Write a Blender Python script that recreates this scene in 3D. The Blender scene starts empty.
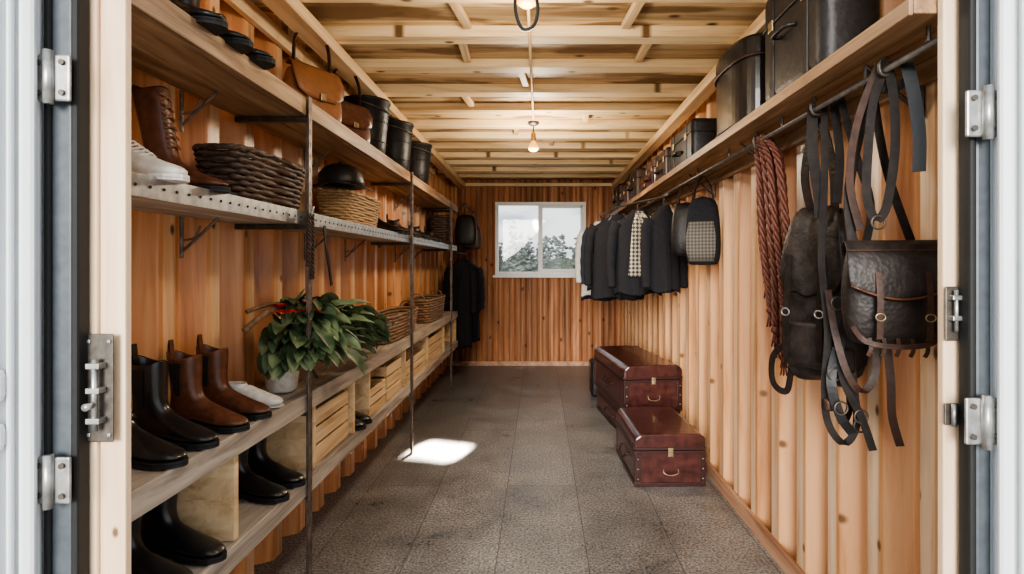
import bpy, bmesh, math, random
from mathutils import Vector, Matrix, noise
random.seed(7)
scene = bpy.context.scene
COL = scene.collection
V = Vector

# ------------------------------------------------------------------ materials
def new_mat(name):
    m = bpy.data.materials.new(name); m.use_nodes = True
    nt = m.node_tree
    return m, nt, nt.nodes, nt.links, nt.nodes['Principled BSDF']

def wood(name, light, mid, dark, grain='Z', bw=0.0, baxis='Y', knots=0.0, rough=0.55, gscale=9.0, flat=None, knotscale=3.0, spec=0.4, stain=0.0, bvar=(.72, 1.18), rib_shade=0.0):
    m, nt, N, L, b = new_mat(name)
    tc = N.new('ShaderNodeTexCoord')
    src = tc.outputs['Object']
    gi = 'XYZ'.index(grain)
    mp = N.new('ShaderNodeMapping'); sc = [gscale]*3; sc[gi] = gscale*0.07
    L.new(src, mp.inputs['Vector'])
    sep = N.new('ShaderNodeSeparateXYZ'); L.new(src, sep.inputs[0])
    mp.inputs['Scale'].default_value = sc
    vec = mp.outputs[0]
    wn = None
    if bw > 0:
        dv = N.new('ShaderNodeMath'); dv.operation = 'DIVIDE'; dv.inputs[1].default_value = bw
        L.new(sep.outputs[baxis], dv.inputs[0])
        fl = N.new('ShaderNodeMath'); fl.operation = 'FLOOR'; L.new(dv.outputs[0], fl.inputs[0])
        wn = N.new('ShaderNodeTexWhiteNoise'); wn.noise_dimensions = '1D'; L.new(fl.outputs[0], wn.inputs['W'])
        add = N.new('ShaderNodeVectorMath'); add.operation = 'MULTIPLY_ADD'
        L.new(wn.outputs['Color'], add.inputs[0]); add.inputs[1].default_value = (13, 13, 13); L.new(vec, add.inputs[2])
        vec = add.outputs[0]
    n1 = N.new('ShaderNodeTexNoise'); n1.inputs['Scale'].default_value = 1.3; n1.inputs['Detail'].default_value = 6; n1.inputs['Roughness'].default_value = .62; n1.inputs['Distortion'].default_value = 0.8
    L.new(vec, n1.inputs['Vector'])
    cr = N.new('ShaderNodeValToRGB'); cr.color_ramp.elements[0].position = .33; cr.color_ramp.elements[0].color = (*dark, 1)
    cr.color_ramp.elements[1].position = .68; cr.color_ramp.elements[1].color = (*light, 1)
    e = cr.color_ramp.elements.new(.5); e.color = (*mid, 1)
    L.new(n1.outputs['Fac'], cr.inputs[0])
    col = cr.outputs[0]
    if wn:
        mr = N.new('ShaderNodeMapRange'); mr.inputs['To Min'].default_value = bvar[0]; mr.inputs['To Max'].default_value = bvar[1]
        L.new(wn.outputs['Value'], mr.inputs['Value'])
        mul = N.new('ShaderNodeVectorMath'); mul.operation = 'SCALE'; L.new(col, mul.inputs[0]); L.new(mr.outputs[0], mul.inputs['Scale'])
        col = mul.outputs[0]
        if rib_shade > 0:   # every second board darkened and reddened: recess shading painted into the wood colour
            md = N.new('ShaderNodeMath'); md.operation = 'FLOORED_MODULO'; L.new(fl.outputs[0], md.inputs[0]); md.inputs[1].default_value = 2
            ma = N.new('ShaderNodeMath'); ma.operation = 'MULTIPLY'; L.new(md.outputs[0], ma.inputs[0]); ma.inputs[1].default_value = rib_shade
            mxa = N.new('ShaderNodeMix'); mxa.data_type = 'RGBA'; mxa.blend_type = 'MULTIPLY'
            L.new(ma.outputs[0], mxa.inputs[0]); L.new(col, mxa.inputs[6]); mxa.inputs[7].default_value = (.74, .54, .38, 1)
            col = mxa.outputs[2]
    if knots > 0:
        vo = N.new('ShaderNodeTexVoronoi'); vo.inputs['Scale'].default_value = 1.0
        mk = N.new('ShaderNodeMapping'); ks = [knotscale]*3; ks[gi] = knotscale*.6
        if flat:
            ax = [a for a in 'XYZ' if a != flat]
            cb = N.new('ShaderNodeCombineXYZ'); L.new(sep.outputs[ax[0]], cb.inputs[0]); L.new(sep.outputs[ax[1]], cb.inputs[1])
            s2 = [ks['XYZ'.index(ax[0])], ks['XYZ'.index(ax[1])], 0]
            mk.inputs['Scale'].default_value = s2; L.new(cb.outputs[0], mk.inputs[0]); vo.voronoi_dimensions = '2D'
        else:
            mk.inputs['Scale'].default_value = ks; L.new(src, mk.inputs[0])
        L.new(mk.outputs[0], vo.inputs['Vector'])
        kr = N.new('ShaderNodeMapRange'); kr.inputs['From Min'].default_value = .03*knots; kr.inputs['From Max'].default_value = .075*knots
        kr.inputs['To Min'].default_value = 1; kr.inputs['To Max'].default_value = 0
        L.new(vo.outputs['Distance'], kr.inputs['Value'])
        mx = N.new('ShaderNodeMix'); mx.data_type = 'RGBA'; L.new(kr.outputs[0], mx.inputs[0]); L.new(col, mx.inputs[6])
        mx.inputs[7].default_value = (dark[0]*.3, dark[1]*.25, dark[2]*.2, 1)
        col = mx.outputs[2]
    if stain > 0:
        ms = N.new('ShaderNodeMapping'); ss = [5.0]*3; ss[gi] = 1.3; ms.inputs['Scale'].default_value = ss; L.new(src, ms.inputs[0])
        n2 = N.new('ShaderNodeTexNoise'); n2.inputs['Scale'].default_value = 1.2; n2.inputs['Detail'].default_value = 3; L.new(ms.outputs[0], n2.inputs['Vector'])
        sr = N.new('ShaderNodeMapRange'); sr.inputs['From Min'].default_value = .50; sr.inputs['From Max'].default_value = .57; sr.inputs['To Max'].default_value = stain
        L.new(n2.outputs['Fac'], sr.inputs['Value'])
        mx = N.new('ShaderNodeMix'); mx.data_type = 'RGBA'; L.new(sr.outputs[0], mx.inputs[0]); L.new(col, mx.inputs[6])
        mx.inputs[7].default_value = (dark[0]*.55, dark[1]*.5, dark[2]*.45, 1)
        col = mx.outputs[2]
    L.new(col, b.inputs['Base Color'])
    b.inputs['Roughness'].default_value = rough
    b.inputs['Specular IOR Level'].default_value = spec
    bp = N.new('ShaderNodeBump'); bp.inputs['Strength'].default_value = .15; bp.inputs['Distance'].default_value = .01
    L.new(n1.outputs['Fac'], bp.inputs['Height']); L.new(bp.outputs[0], b.inputs['Normal'])
    return m

def plain(name, c, rough=.5, metal=0.0, bump=0.0, bscale=40, var=0.15, spec=.5, coat=0, tooled=0.0):
    m, nt, N, L, b = new_mat(name)
    tc = N.new('ShaderNodeTexCoord')
    n = N.new('ShaderNodeTexNoise'); n.inputs['Scale'].default_value = bscale; n.inputs['Detail'].default_value = 4
    L.new(tc.outputs['Object'], n.inputs['Vector'])
    cr = N.new('ShaderNodeValToRGB'); cr.color_ramp.elements[0].position = .3; cr.color_ramp.elements[1].position = .7
    cr.color_ramp.elements[0].color = (*[x*(1-var) for x in c], 1); cr.color_ramp.elements[1].color = (*[min(1, x*(1+var)) for x in c], 1)
    L.new(n.outputs['Fac'], cr.inputs[0]); L.new(cr.outputs[0], b.inputs['Base Color'])
    b.inputs['Roughness'].default_value = rough; b.inputs['Metallic'].default_value = metal
    b.inputs['Specular IOR Level'].default_value = spec; b.inputs['Coat Weight'].default_value = coat
    if bump:
        bp = N.new('ShaderNodeBump'); bp.inputs['Strength'].default_value = bump; bp.inputs['Distance'].default_value = .004
        L.new(n.outputs['Fac'], bp.inputs['Height']); L.new(bp.outputs[0], b.inputs['Normal'])
        if tooled:
            vo = N.new('ShaderNodeTexVoronoi'); vo.inputs['Scale'].default_value = 85; L.new(tc.outputs['Object'], vo.inputs['Vector'])
            b2 = N.new('ShaderNodeBump'); b2.inputs['Strength'].default_value = tooled; b2.inputs['Distance'].default_value = .003
            L.new(vo.outputs['Distance'], b2.inputs['Height']); L.new(bp.outputs[0], b2.inputs['Normal']); L.new(b2.outputs[0], b.inputs['Normal'])
    return m

M = {}
M['wallL'] = wood('pine_wall_left', (.90,.62,.40), (.76,.45,.24), (.50,.24,.11), 'Z', .13, 'Y', .75, flat='X', rough=.36, spec=.5, bvar=(.80, 1.15), rib_shade=.85, knotscale=4)
M['wallR'] = wood('pine_wall_right', (.92,.71,.51), (.84,.58,.37), (.60,.34,.17), 'Z', .13, 'Y', .75, flat='X', rough=.36, spec=.5, bvar=(.84, 1.12), rib_shade=.90, knotscale=4)
M['wallB'] = wood('pine_wall_back', (.58,.30,.15), (.42,.19,.085), (.24,.10,.038), 'Z', .075, 'X', .8, flat='Y', rib_shade=.6)
M['ceil'] = wood('ceiling_boards', (.84,.65,.40), (.66,.46,.25), (.38,.23,.115), 'X', .14, 'Y', .9, flat='Z', stain=.9)
M['joist'] = wood('joist_pine', (.90,.73,.47), (.82,.63,.37), (.58,.38,.19), 'X', .42, 'Y', .9, knotscale=3.5, flat='Z')
M['beam'] = wood('beam_pine', (.84,.64,.40), (.74,.52,.29), (.50,.30,.15), 'Y', 0, 'Y', .7, knotscale=2.5)
M['jamb'] = wood('jamb_pine', (.88,.69,.49), (.79,.57,.38), (.58,.37,.22), 'Z', 0, 'Y', .8, knotscale=6, flat='Y')
M['shelf'] = wood('weathered_shelf_wood', (.56,.50,.43), (.40,.345,.285), (.19,.15,.12), 'Y', 0, 'Y', .6, rough=.5, gscale=14)
M['shelf_top'] = wood('aged_pine_shelf', (.48,.34,.21), (.32,.20,.115), (.14,.08,.04), 'Y', 0, 'Y', .6, rough=.5, gscale=14)
M['shelf_r'] = wood('brown_pine_shelf', (.46,.30,.17), (.29,.17,.09), (.13,.07,.03), 'Y', 0, 'Y', .6, rough=.5, gscale=14)
M['skirt'] = wood('reddish_skirting', (.60,.38,.25), (.47,.27,.17), (.28,.14,.08), 'Y', 0, 'Y', 0)
M['crate'] = wood('crate_pine', (.82,.63,.41), (.70,.50,.29), (.48,.30,.15), 'Y', .07, 'Z', .7)
M['black'] = plain('black_leather', (.012,.011,.012), .30, bump=.2, coat=.2)
M['blackm'] = plain('matte_black_leather', (.014,.012,.012), .45, bump=.5, var=.35, spec=.35)
M['strapk'] = plain('worn_black_strap', (.017,.012,.010), .55, bump=.4, var=.4, spec=.22)
M['dgrey'] = plain('charcoal_leather', (.026,.020,.018), .47, bump=.7, bscale=22, var=.5, spec=.35, tooled=.35)
M['dbrown'] = plain('dark_brown_leather', (.050,.024,.016), .45, bump=.4, var=.35, spec=.35)
M['brown'] = plain('brown_leather', (.11,.040,.021), .36, bump=.3, var=.35)
M['tan'] = plain('tan_leather', (.24,.10,.04), .45, bump=.3)
M['red'] = plain('oxblood_leather', (.055,.017,.015), .28, bump=.35, bscale=18, var=.55, coat=.3)
M['redtrim'] = plain('oxblood_trim', (.034,.012,.011), .35, bump=.3)
M['white'] = plain('white_leather', (.70,.66,.60), .45, bump=.1)
M['rubber'] = plain('rubber_sole', (.012,.012,.012), .7)
M['steel'] = plain('galvanised_steel', (.42,.42,.41), .38, .85, var=.3, bscale=30)
M['dsteel'] = plain('dark_steel', (.12,.105,.09), .45, .7, var=.3)
M['rust'] = plain('worn_steel_angle', (.20,.155,.125), .5, .55, var=.45, bscale=30)
M['brass'] = plain('aged_brass', (.36,.28,.17), .4, .9)
M['gasket'] = plain('grey_door_post_paint', (.085,.10,.115), .45, .1)
M['doorw'] = plain('white_container_paint', (.72,.75,.77), .4, bscale=6, var=.05)
M['wframe'] = plain('white_pvc', (.85,.85,.84), .35, var=.02)
M['fabk'] = plain('black_wool', (.018,.018,.021), .95, bump=.5, bscale=120, var=.3, spec=.15)
M['fabg'] = plain('grey_wool', (.13,.14,.15), .95, bump=.5, bscale=120, spec=.15)
M['fabw'] = plain('cream_cotton', (.58,.56,.52), .9, bump=.4, bscale=100, spec=.15)
M['fabn'] = plain('navy_denim', (.030,.038,.058), .9, bump=.5, bscale=120, spec=.15)
M['wickd'] = plain('dark_willow', (.075,.046,.032), .55, bump=.4, bscale=80, var=.4)
M['wickt'] = plain('tan_willow', (.40,.26,.13), .6, bump=.4, bscale=80, var=.35)
M['wickm'] = plain('brown_willow', (.22,.13,.075), .6, bump=.4, bscale=80, var=.35)
M['rope'] = plain('russet_braided_cord', (.12,.036,.022), .5, bump=.6, bscale=150, var=.5)
M['bark'] = plain('bark', (.19,.11,.06), .8, bump=.6, bscale=50, var=.3)
M['soil'] = plain('potting_soil', (.03,.02,.015), .9)
M['redfl'] = plain('red_petal', (.50,.02,.02), .5)
M['stem'] = plain('green_stem', (.10,.17,.05), .6)
M['tree'] = plain('hazy_foliage', (.115,.135,.118), .95, var=.45, bscale=2, spec=.1)
M['bulbcap'] = plain('lamp_socket', (.25,.14,.05), .4, .5)

m, nt, N, L, b = new_mat('leaf_green')
tc = N.new('ShaderNodeTexCoord'); n = N.new('ShaderNodeTexNoise'); n.inputs['Scale'].default_value = 11; L.new(tc.outputs['Object'], n.inputs[0])
cr = N.new('ShaderNodeValToRGB'); cr.color_ramp.elements[0].position = .35; cr.color_ramp.elements[0].color = (.034,.066,.028, 1)
cr.color_ramp.elements[1].position = .64; cr.color_ramp.elements[1].color = (.18,.235,.12, 1)
L.new(n.outputs[0], cr.inputs[0]); L.new(cr.outputs[0], b.inputs['Base Color']); b.inputs['Roughness'].default_value = .48
M['leaf'] = m
def checker(name, c1, c2, scale, rot=0):
    m, nt, N, L, b = new_mat(name)
    tc = N.new('ShaderNodeTexCoord'); mp = N.new('ShaderNodeMapping'); mp.inputs['Rotation'].default_value = (0, math.radians(rot), 0); L.new(tc.outputs['Object'], mp.inputs[0])
    ck = N.new('ShaderNodeTexChecker'); ck.inputs['Scale'].default_value = scale; ck.inputs[1].default_value = (*c1, 1); ck.inputs[2].default_value = (*c2, 1)
    L.new(mp.outputs[0], ck.inputs[0]); L.new(ck.outputs[0], b.inputs['Base Color']); b.inputs['Roughness'].default_value = .95
    return m
M['knit'] = checker('patterned_knit', (.42,.38,.30), (.05,.045,.04), 44, 45)
M['weave'] = checker('grey_weave', (.14,.125,.105), (.06,.055,.05), 70, 45)
m, nt, N, L, b = new_mat('window_glass')
tr = N.new('ShaderNodeBsdfTransparent'); gl = N.new('ShaderNodeBsdfGlossy'); gl.inputs['Roughness'].default_value = .02
mx = N.new('ShaderNodeMixShader'); mx.inputs[0].default_value = .03
L.new(tr.outputs[0], mx.inputs[1]); L.new(gl.outputs[0], mx.inputs[2]); L.new(mx.outputs[0], N['Material Output'].inputs[0])
M['glass'] = m
m, nt, N, L, b = new_mat('amber_bulb'); b.inputs['Base Color'].default_value = (.8,.42,.12, 1); b.inputs['Emission Color'].default_value = (1,.42,.09, 1); b.inputs['Emission Strength'].default_value = .9; b.inputs['Roughness'].default_value = .15
M['bulb'] = m
# floor : grey stamped sheets with long seams
m, nt, N, L, b = new_mat('grey_stamped_floor')
tc = N.new('ShaderNodeTexCoord')
br = N.new('ShaderNodeTexBrick'); mp = N.new('ShaderNodeMapping'); mp.inputs['Rotation'].default_value = (0, 0, math.pi/2); mp.inputs['Location'].default_value = (0, .20, 0)
L.new(tc.outputs['Object'], mp.inputs[0]); L.new(mp.outputs[0], br.inputs[0])
br.inputs['Scale'].default_value = 1; br.inputs['Brick Width'].default_value = 2.3; br.inputs['Row Height'].default_value = .42; br.inputs['Mortar Size'].default_value = .003; br.inputs['Mortar Smooth'].default_value = .3
br.inputs['Color1'].default_value = (.215,.208,.200, 1); br.inputs['Color2'].default_value = (.170,.165,.160, 1); br.inputs['Mortar'].default_value = (.075,.072,.068, 1)
vo = N.new('ShaderNodeTexVoronoi'); vo.inputs['Scale'].default_value = 75; L.new(tc.outputs['Object'], vo.inputs[0])
n = N.new('ShaderNodeTexNoise'); n.inputs['Scale'].default_value = 2.6; n.inputs['Detail'].default_value = 8; n.inputs['Roughness'].default_value = .72; L.new(tc.outputs['Object'], n.inputs[0])
n3 = N.new('ShaderNodeTexNoise'); n3.inputs['Scale'].default_value = 85; n3.inputs['Detail'].default_value = 4; n3.inputs['Roughness'].default_value = .7; L.new(tc.outputs['Object'], n3.inputs[0])
mr = N.new('ShaderNodeMapRange'); mr.inputs['From Min'].default_value = .3; mr.inputs['From Max'].default_value = .7; mr.inputs['To Min'].default_value = .58; mr.inputs['To Max'].default_value = 1.42; L.new(n.outputs[0], mr.inputs[0])
mr3 = N.new('ShaderNodeMapRange'); mr3.inputs['From Min'].default_value = .38; mr3.inputs['From Max'].default_value = .62; mr3.inputs['To Min'].default_value = .3; mr3.inputs['To Max'].default_value = 1.7; L.new(n3.outputs[0], mr3.inputs[0])
mm = N.new('ShaderNodeMath'); mm.operation = 'MULTIPLY'; L.new(mr.outputs[0], mm.inputs[0]); L.new(mr3.outputs[0], mm.inputs[1])
sc = N.new('ShaderNodeVectorMath'); sc.operation = 'SCALE'; L.new(br.outputs[0], sc.inputs[0]); L.new(mm.outputs[0], sc.inputs['Scale'])
L.new(sc.outputs[0], b.inputs['Base Color'])
rr2 = N.new('ShaderNodeMapRange'); rr2.inputs['From Min'].default_value = .35; rr2.inputs['From Max'].default_value = .65; rr2.inputs['To Min'].default_value = .26; rr2.inputs['To Max'].default_value = .48; L.new(n.outputs[0], rr2.inputs[0]); L.new(rr2.outputs[0], b.inputs['Roughness'])
bp = N.new('ShaderNodeBump'); bp.inputs['Strength'].default_value = .4; bp.inputs['Distance'].default_value = .003; L.new(vo.outputs['Distance'], bp.inputs['Height']); L.new(bp.outputs[0], b.inputs['Normal'])
M['floor'] = m
M['ground'] = plain('pale_gravel', (.48,.46,.43), .9, bump=.5, bscale=12, var=.2)

# ------------------------------------------------------------------ mesh helpers
def finish(bm, name, mat, parent=None, smooth=False, sub=0, solid=0.0, bevel=0.0):
    bmesh.ops.recalc_face_normals(bm, faces=bm.faces)
    me = bpy.data.meshes.new(name); bm.to_mesh(me); bm.free()
    if isinstance(mat, str): mat = M[mat]
    me.materials.append(mat)
    if smooth:
        for p in me.polygons: p.use_smooth = True
    o = bpy.data.objects.new(name, me); COL.objects.link(o)
    if parent: o.parent = parent
    if bevel:
        md = o.modifiers.new('b', 'BEVEL'); md.width = bevel; md.segments = 2; md.limit_method = 'ANGLE'
    if solid:
        md = o.modifiers.new('s', 'SOLIDIFY'); md.thickness = solid; md.offset = -1
    if sub:
        md = o.modifiers.new('u', 'SUBSURF'); md.levels = sub; md.render_levels = sub
    return o

def group(name, loc=(0,0,0), rz=0.0, scale=1.0):
    e = bpy.data.objects.new(name, None); COL.objects.link(e); e.empty_display_size = .05
    e.location = loc; e.rotation_euler = (0, 0, rz); e.scale = (scale,)*3
    return e

def add_box(bm, lo, hi, rot=None):
    lo, hi = V(lo), V(hi); c = (lo+hi)/2; d = hi-lo
    mt = Matrix.Translation(c) @ (rot if rot else Matrix.Identity(4)) @ Matrix.Diagonal((d.x, d.y, d.z, 1))
    return bmesh.ops.create_cube(bm, size=1, matrix=mt)['verts']

def boxes(name, lst, mat, parent=None, bevel=.003):
    bm = bmesh.new()
    for lo, hi in lst: add_box(bm, lo, hi)
    return finish(bm, name, mat, parent, bevel=bevel)

def box(name, lo, hi, mat, parent=None, bevel=.003):
    return boxes(name, [(lo, hi)], mat, parent, bevel)

def rbox(name, lo, hi, mat, parent=None, r=.03, seg=4):
    bm = bmesh.new(); add_box(bm, lo, hi)
    bmesh.ops.bevel(bm, geom=bm.edges[:], offset=r, segments=seg, profile=.5, affect='EDGES')
    return finish(bm, name, mat, parent, smooth=True)

def smooth_path(pts, n=8):
    pts = [V(p) for p in pts]; out = []
    for i in range(len(pts)-1):
        p0 = pts[max(i-1, 0)]; p1 = pts[i]; p2 = pts[i+1]; p3 = pts[min(i+2, len(pts)-1)]
        for k in range(n):
            t = k/n
            out.append(.5*((2*p1)+(-p0+p2)*t+(2*p0-5*p1+4*p2-p3)*t*t+(-p0+3*p1-3*p2+p3)*t**3))
    out.append(pts[-1]); return out

def loft_rings(bm, rings, cap0=False, cap1=False, closed=True):
    vr = [[bm.verts.new(p) for p in r] for r in rings]
    n = len(rings[0])
    for a, b_ in zip(vr[:-1], vr[1:]):
        for i in range(n if closed else n-1):
            j = (i+1) % n
            bm.faces.new((a[i], a[j], b_[j], b_[i]))
    if cap0: bm.faces.new(vr[0][::-1])
    if cap1: bm.faces.new(vr[-1])
    return vr

def add_tube(bm, path, r, seg=8, cyclic=False):
    path = [V(p) for p in path]; n = len(path); rings = []
    prev = None
    for i, p in enumerate(path):
        if cyclic: t = (path[(i+1) % n]-path[i-1])
        else: t = path[min(i+1, n-1)]-path[max(i-1, 0)]
        if t.length < 1e-9: t = V((0, 0, 1))
        t.normalize()
        if prev is None:
            a = V((0, 0, 1)) if abs(t.z) < .9 else V((1, 0, 0))
            u = t.cross(a).normalized()
        else:
            u = (prev - t*prev.dot(t))
            u = u.normalized() if u.length > 1e-6 else t.orthogonal().normalized()
        prev = u; w = t.cross(u)
        rr = r[i] if isinstance(r, (list, tuple)) else r
        rings.append([p+(u*math.cos(2*math.pi*k/seg)+w*math.sin(2*math.pi*k/seg))*rr for k in range(seg)])
    if cyclic: rings.append(rings[0])
    loft_rings(bm, rings, not cyclic, not cyclic)

def tube(name, pts, r, mat, parent=None, seg=8, sm=0, cyclic=False):
    bm = bmesh.new(); add_tube(bm, smooth_path(pts, sm) if sm else pts, r, seg, cyclic)
    return finish(bm, name, mat, parent, smooth=True)

def add_ribbon(bm, pts, w, t, wdir, sm=6):
    path = smooth_path(pts, sm); n = len(path); rings = []
    wd = V(wdir)
    for i, p in enumerate(path):
        tg = (path[min(i+1, n-1)]-path[max(i-1, 0)]).normalized()
        a = wd - tg*wd.dot(tg)
        a = a.normalized() if a.length > 1e-4 else tg.orthogonal().normalized()
        c = tg.cross(a)
        rings.append([p+a*w/2+c*t/2, p-a*w/2+c*t/2, p-a*w/2-c*t/2, p+a*w/2-c*t/2])
    loft_rings(bm, rings, True, True)

def ribbon(name, pts, w, mat, parent=None, t=.004, wdir=(0, 1, 0), sm=6):
    bm = bmesh.new(); add_ribbon(bm, pts, w, t, wdir, sm)
    return finish(bm, name, mat, parent)

def lathe(name, prof, mat, parent=None, loc=(0,0,0), seg=28, solid=0.0):
    bm = bmesh.new(); rings = []
    for r, z in prof: rings.append([V(loc)+V((r*math.cos(2*math.pi*k/seg), r*math.sin(2*math.pi*k/seg), z)) for k in range(seg)])
    loft_rings(bm, rings, prof[0][0] > 0.0005)
    return finish(bm, name, mat, parent, smooth=True, solid=solid)

def torus_pts(c, rx, rz, axis='Y', n=20, a0=0, a1=2*math.pi):
    out = []
    for i in range(n+1 if a1-a0 < 6.2 else n):
        a = a0+(a1-a0)*i/n
        if axis == 'Y': out.append(V(c)+V((rx*math.cos(a), 0, rz*math.sin(a))))
        elif axis == 'X': out.append(V(c)+V((0, rx*math.cos(a), rz*math.sin(a))))
        else: out.append(V(c)+V((rx*math.cos(a), rz*math.sin(a), 0)))
    return out

# ------------------------------------------------------------------ room shell
XL, XR, Y0, Y1, H = -1.30, 1.10, 1.30, 7.57, 2.52
WD = .075
def corr_profile(a, b_, period=.26):
    pts = []; t = a; fl = period*.33; sl = period*.17; out = True
    while t < b_:
        pts.append((t, 0 if out else 1)); t += fl
        if t >= b_: pts.append((b_, 0 if out else 1)); break
        pts.append((t, 0 if out else 1)); t += sl; out = not out
    if pts[-1][0] < b_: pts.append((b_, pts[-1][1]))
    return pts

def corr_wall(bm, prof, z0, z1, f):
    prev = None
    for t, d in prof:
        a = bm.verts.new(f(t, d, z0)); c = bm.verts.new(f(t, d, z1))
        if prev: bm.faces.new((prev[0], a, c, prev[1]))
        prev = (a, c)

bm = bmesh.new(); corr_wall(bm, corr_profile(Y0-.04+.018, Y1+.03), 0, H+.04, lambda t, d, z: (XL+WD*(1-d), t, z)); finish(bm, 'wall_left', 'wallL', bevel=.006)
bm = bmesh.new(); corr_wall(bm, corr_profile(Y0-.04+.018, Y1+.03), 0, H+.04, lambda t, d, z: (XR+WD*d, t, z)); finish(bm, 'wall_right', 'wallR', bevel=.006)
WX0, WX1, WZ0, WZ1 = -.605, .62, 1.225, 2.21
bm = bmesh.new()
fb = lambda t, d, z: (t, Y1+.02*d, z)
full = corr_profile(XL, XR+WD, .15)
def clip(prof, a, b_):
    out = []
    for (t0, d0), (t1, d1) in zip(prof[:-1], prof[1:]):
        s, e = max(t0, a), min(t1, b_)
        if e <= s: continue
        for t in (s, e):
            d = d0+(d1-d0)*((t-t0)/(t1-t0) if t1 > t0 else 0)
            if not out or out[-1][0] < t-1e-6: out.append((t, d))
    return out
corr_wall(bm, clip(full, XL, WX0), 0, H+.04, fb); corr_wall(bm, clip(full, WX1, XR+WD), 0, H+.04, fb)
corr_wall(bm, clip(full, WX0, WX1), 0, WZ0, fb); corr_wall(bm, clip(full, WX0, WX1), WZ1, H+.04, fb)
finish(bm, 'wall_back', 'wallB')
boxes('wall_front', [((XL-.02, 1.235, -.05), (-1.02, 1.262, 2.6)), ((.955, 1.235, -.05), (XR+.10, 1.262, 2.6))], 'doorw', bevel=0)
box('floor', (XL-.02, 1.20, -.06), (XR+.10, Y1+.05, 0), 'floor', bevel=0)
box('ceiling', (XL-.03, 1.22, H), (XR+.11, Y1+.06, H+.05), 'ceil', bevel=0)
box('baseboard_right', (XR-.022, Y0+.02, 0), (XR-.001, Y1-.02, .085), 'skirt')
box('baseboard_back', (XL+.09, Y1-.02, 0), (XR-.03, Y1-.001, .06), 'skirt')
# joists
g = group('ceiling_joists')
ys = [1.45+.435*i for i in range(14)]
for i, y in enumerate(ys):
    w = random.choice([.10, .12, .15])
    box('joist_%d' % i, (XL+.08, y-w/2, 2.462+random.uniform(0, .008)), (XR-.005, y+w/2, H-.001), 'joist', g, .004)
for i, (x, k) in enumerate([(-.36, 2), (.42, 2), (-.05, 1), (-.1, 4), (-.5, 5), (.35, 6), (-.2, 7), (.1, 8), (-.4, 3), (.55, 3)]):
    yy0 = ys[k]+.08; yy1 = ys[k+1]-.08
    rot = Matrix.Rotation(random.uniform(-.12, .12), 4, 'Z')
    bm = bmesh.new(); add_box(bm, (x-.02, yy0, 2.485), (x+.02, yy1, 2.515), rot); finish(bm, 'noggin_%d' % i, 'beam', g, bevel=.003)
box('trim_1', (-1.10, Y0, 2.40), (-1.0, Y1-.002, 2.461), 'beam')
box('trim_2', (.965, Y0, 2.40), (1.05, Y1-.002, 2.461), 'beam')
box('trim_3', (-1.0, Y1-.06, 2.42), (.965, Y1-.002, 2.46), 'joist')
# window
g = group('window_1')
fr = .045
boxes('frame', [((WX0, Y1-.03, WZ0), (WX1, Y1+.05, WZ0+fr)), ((WX0, Y1-.03, WZ1-fr), (WX1, Y1+.05, WZ1)),
   ((WX0, Y1-.03, WZ0+fr), (WX0+fr, Y1+.05, WZ1-fr)), ((WX1-fr, Y1-.03, WZ0+fr), (WX1, Y1+.05, WZ1-fr)),
   ((-.025, Y1-.02, WZ0+fr), (.035, Y1+.04, WZ1-fr)), ((.035, Y1-.01, WZ0+fr), (WX1-fr, Y1+.03, WZ0+fr+.035)), ((.035, Y1-.01, WZ1-fr-.035), (WX1-fr, Y1+.03, WZ1-fr)),
   ((WX1-fr-.03, Y1-.01, WZ0+fr), (WX1-fr, Y1+.03, WZ1-fr))], 'wframe', g, .005)
box('glass', (WX0+fr, Y1+.01, WZ0+fr), (WX1-fr, Y1+.014, WZ1-fr), 'glass', g, 0)
boxes('casing', [((WX0-.03, Y1-.045, WZ0-.035), (WX1+.03, Y1-.003, WZ0)), ], 'wframe', g, .004)

# ---------------------------------------------------------------- entrance
g = group('door_jamb')
box('left_jamb', (-1.006, 1.248, 0), (-.924, 1.268, 2.5), 'jamb', g, .003)
box('left_jamb_stop', (-1.006, 1.238, 0), (-.98, 1.248, 2.5), 'jamb', g, .003)
box('right_jamb', (.899, 1.248, 0), (.954, 1.268, 2.5), 'jamb', g, .003)
g = group('container_door_frame')
box('left_post', (-1.070, 1.205, -.1), (-1.007, 1.234, 2.6), 'gasket', g, .006)
box('left_gasket', (-1.008, 1.20, -.1), (-.992, 1.237, 2.6), 'rubber', g, .006)
box('left_gasket_outer', (-1.062, 1.195, -.1), (-1.048, 1.206, 2.6), 'rubber', g, .004)
box('right_post', (.938, 1.205, -.1), (.972, 1.234, 2.6), 'gasket', g, .006)
box('right_gasket', (.922, 1.20, -.1), (.938, 1.237, 2.6), 'rubber', g, .006)
box('header', (-1.3, 1.18, 2.58), (1.2, 1.26, 2.75), 'doorw', g, .01)
box('sill', (-1.07, 1.12, -.12), (.97, 1.199, 0), 'dsteel', g, .005)
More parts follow.
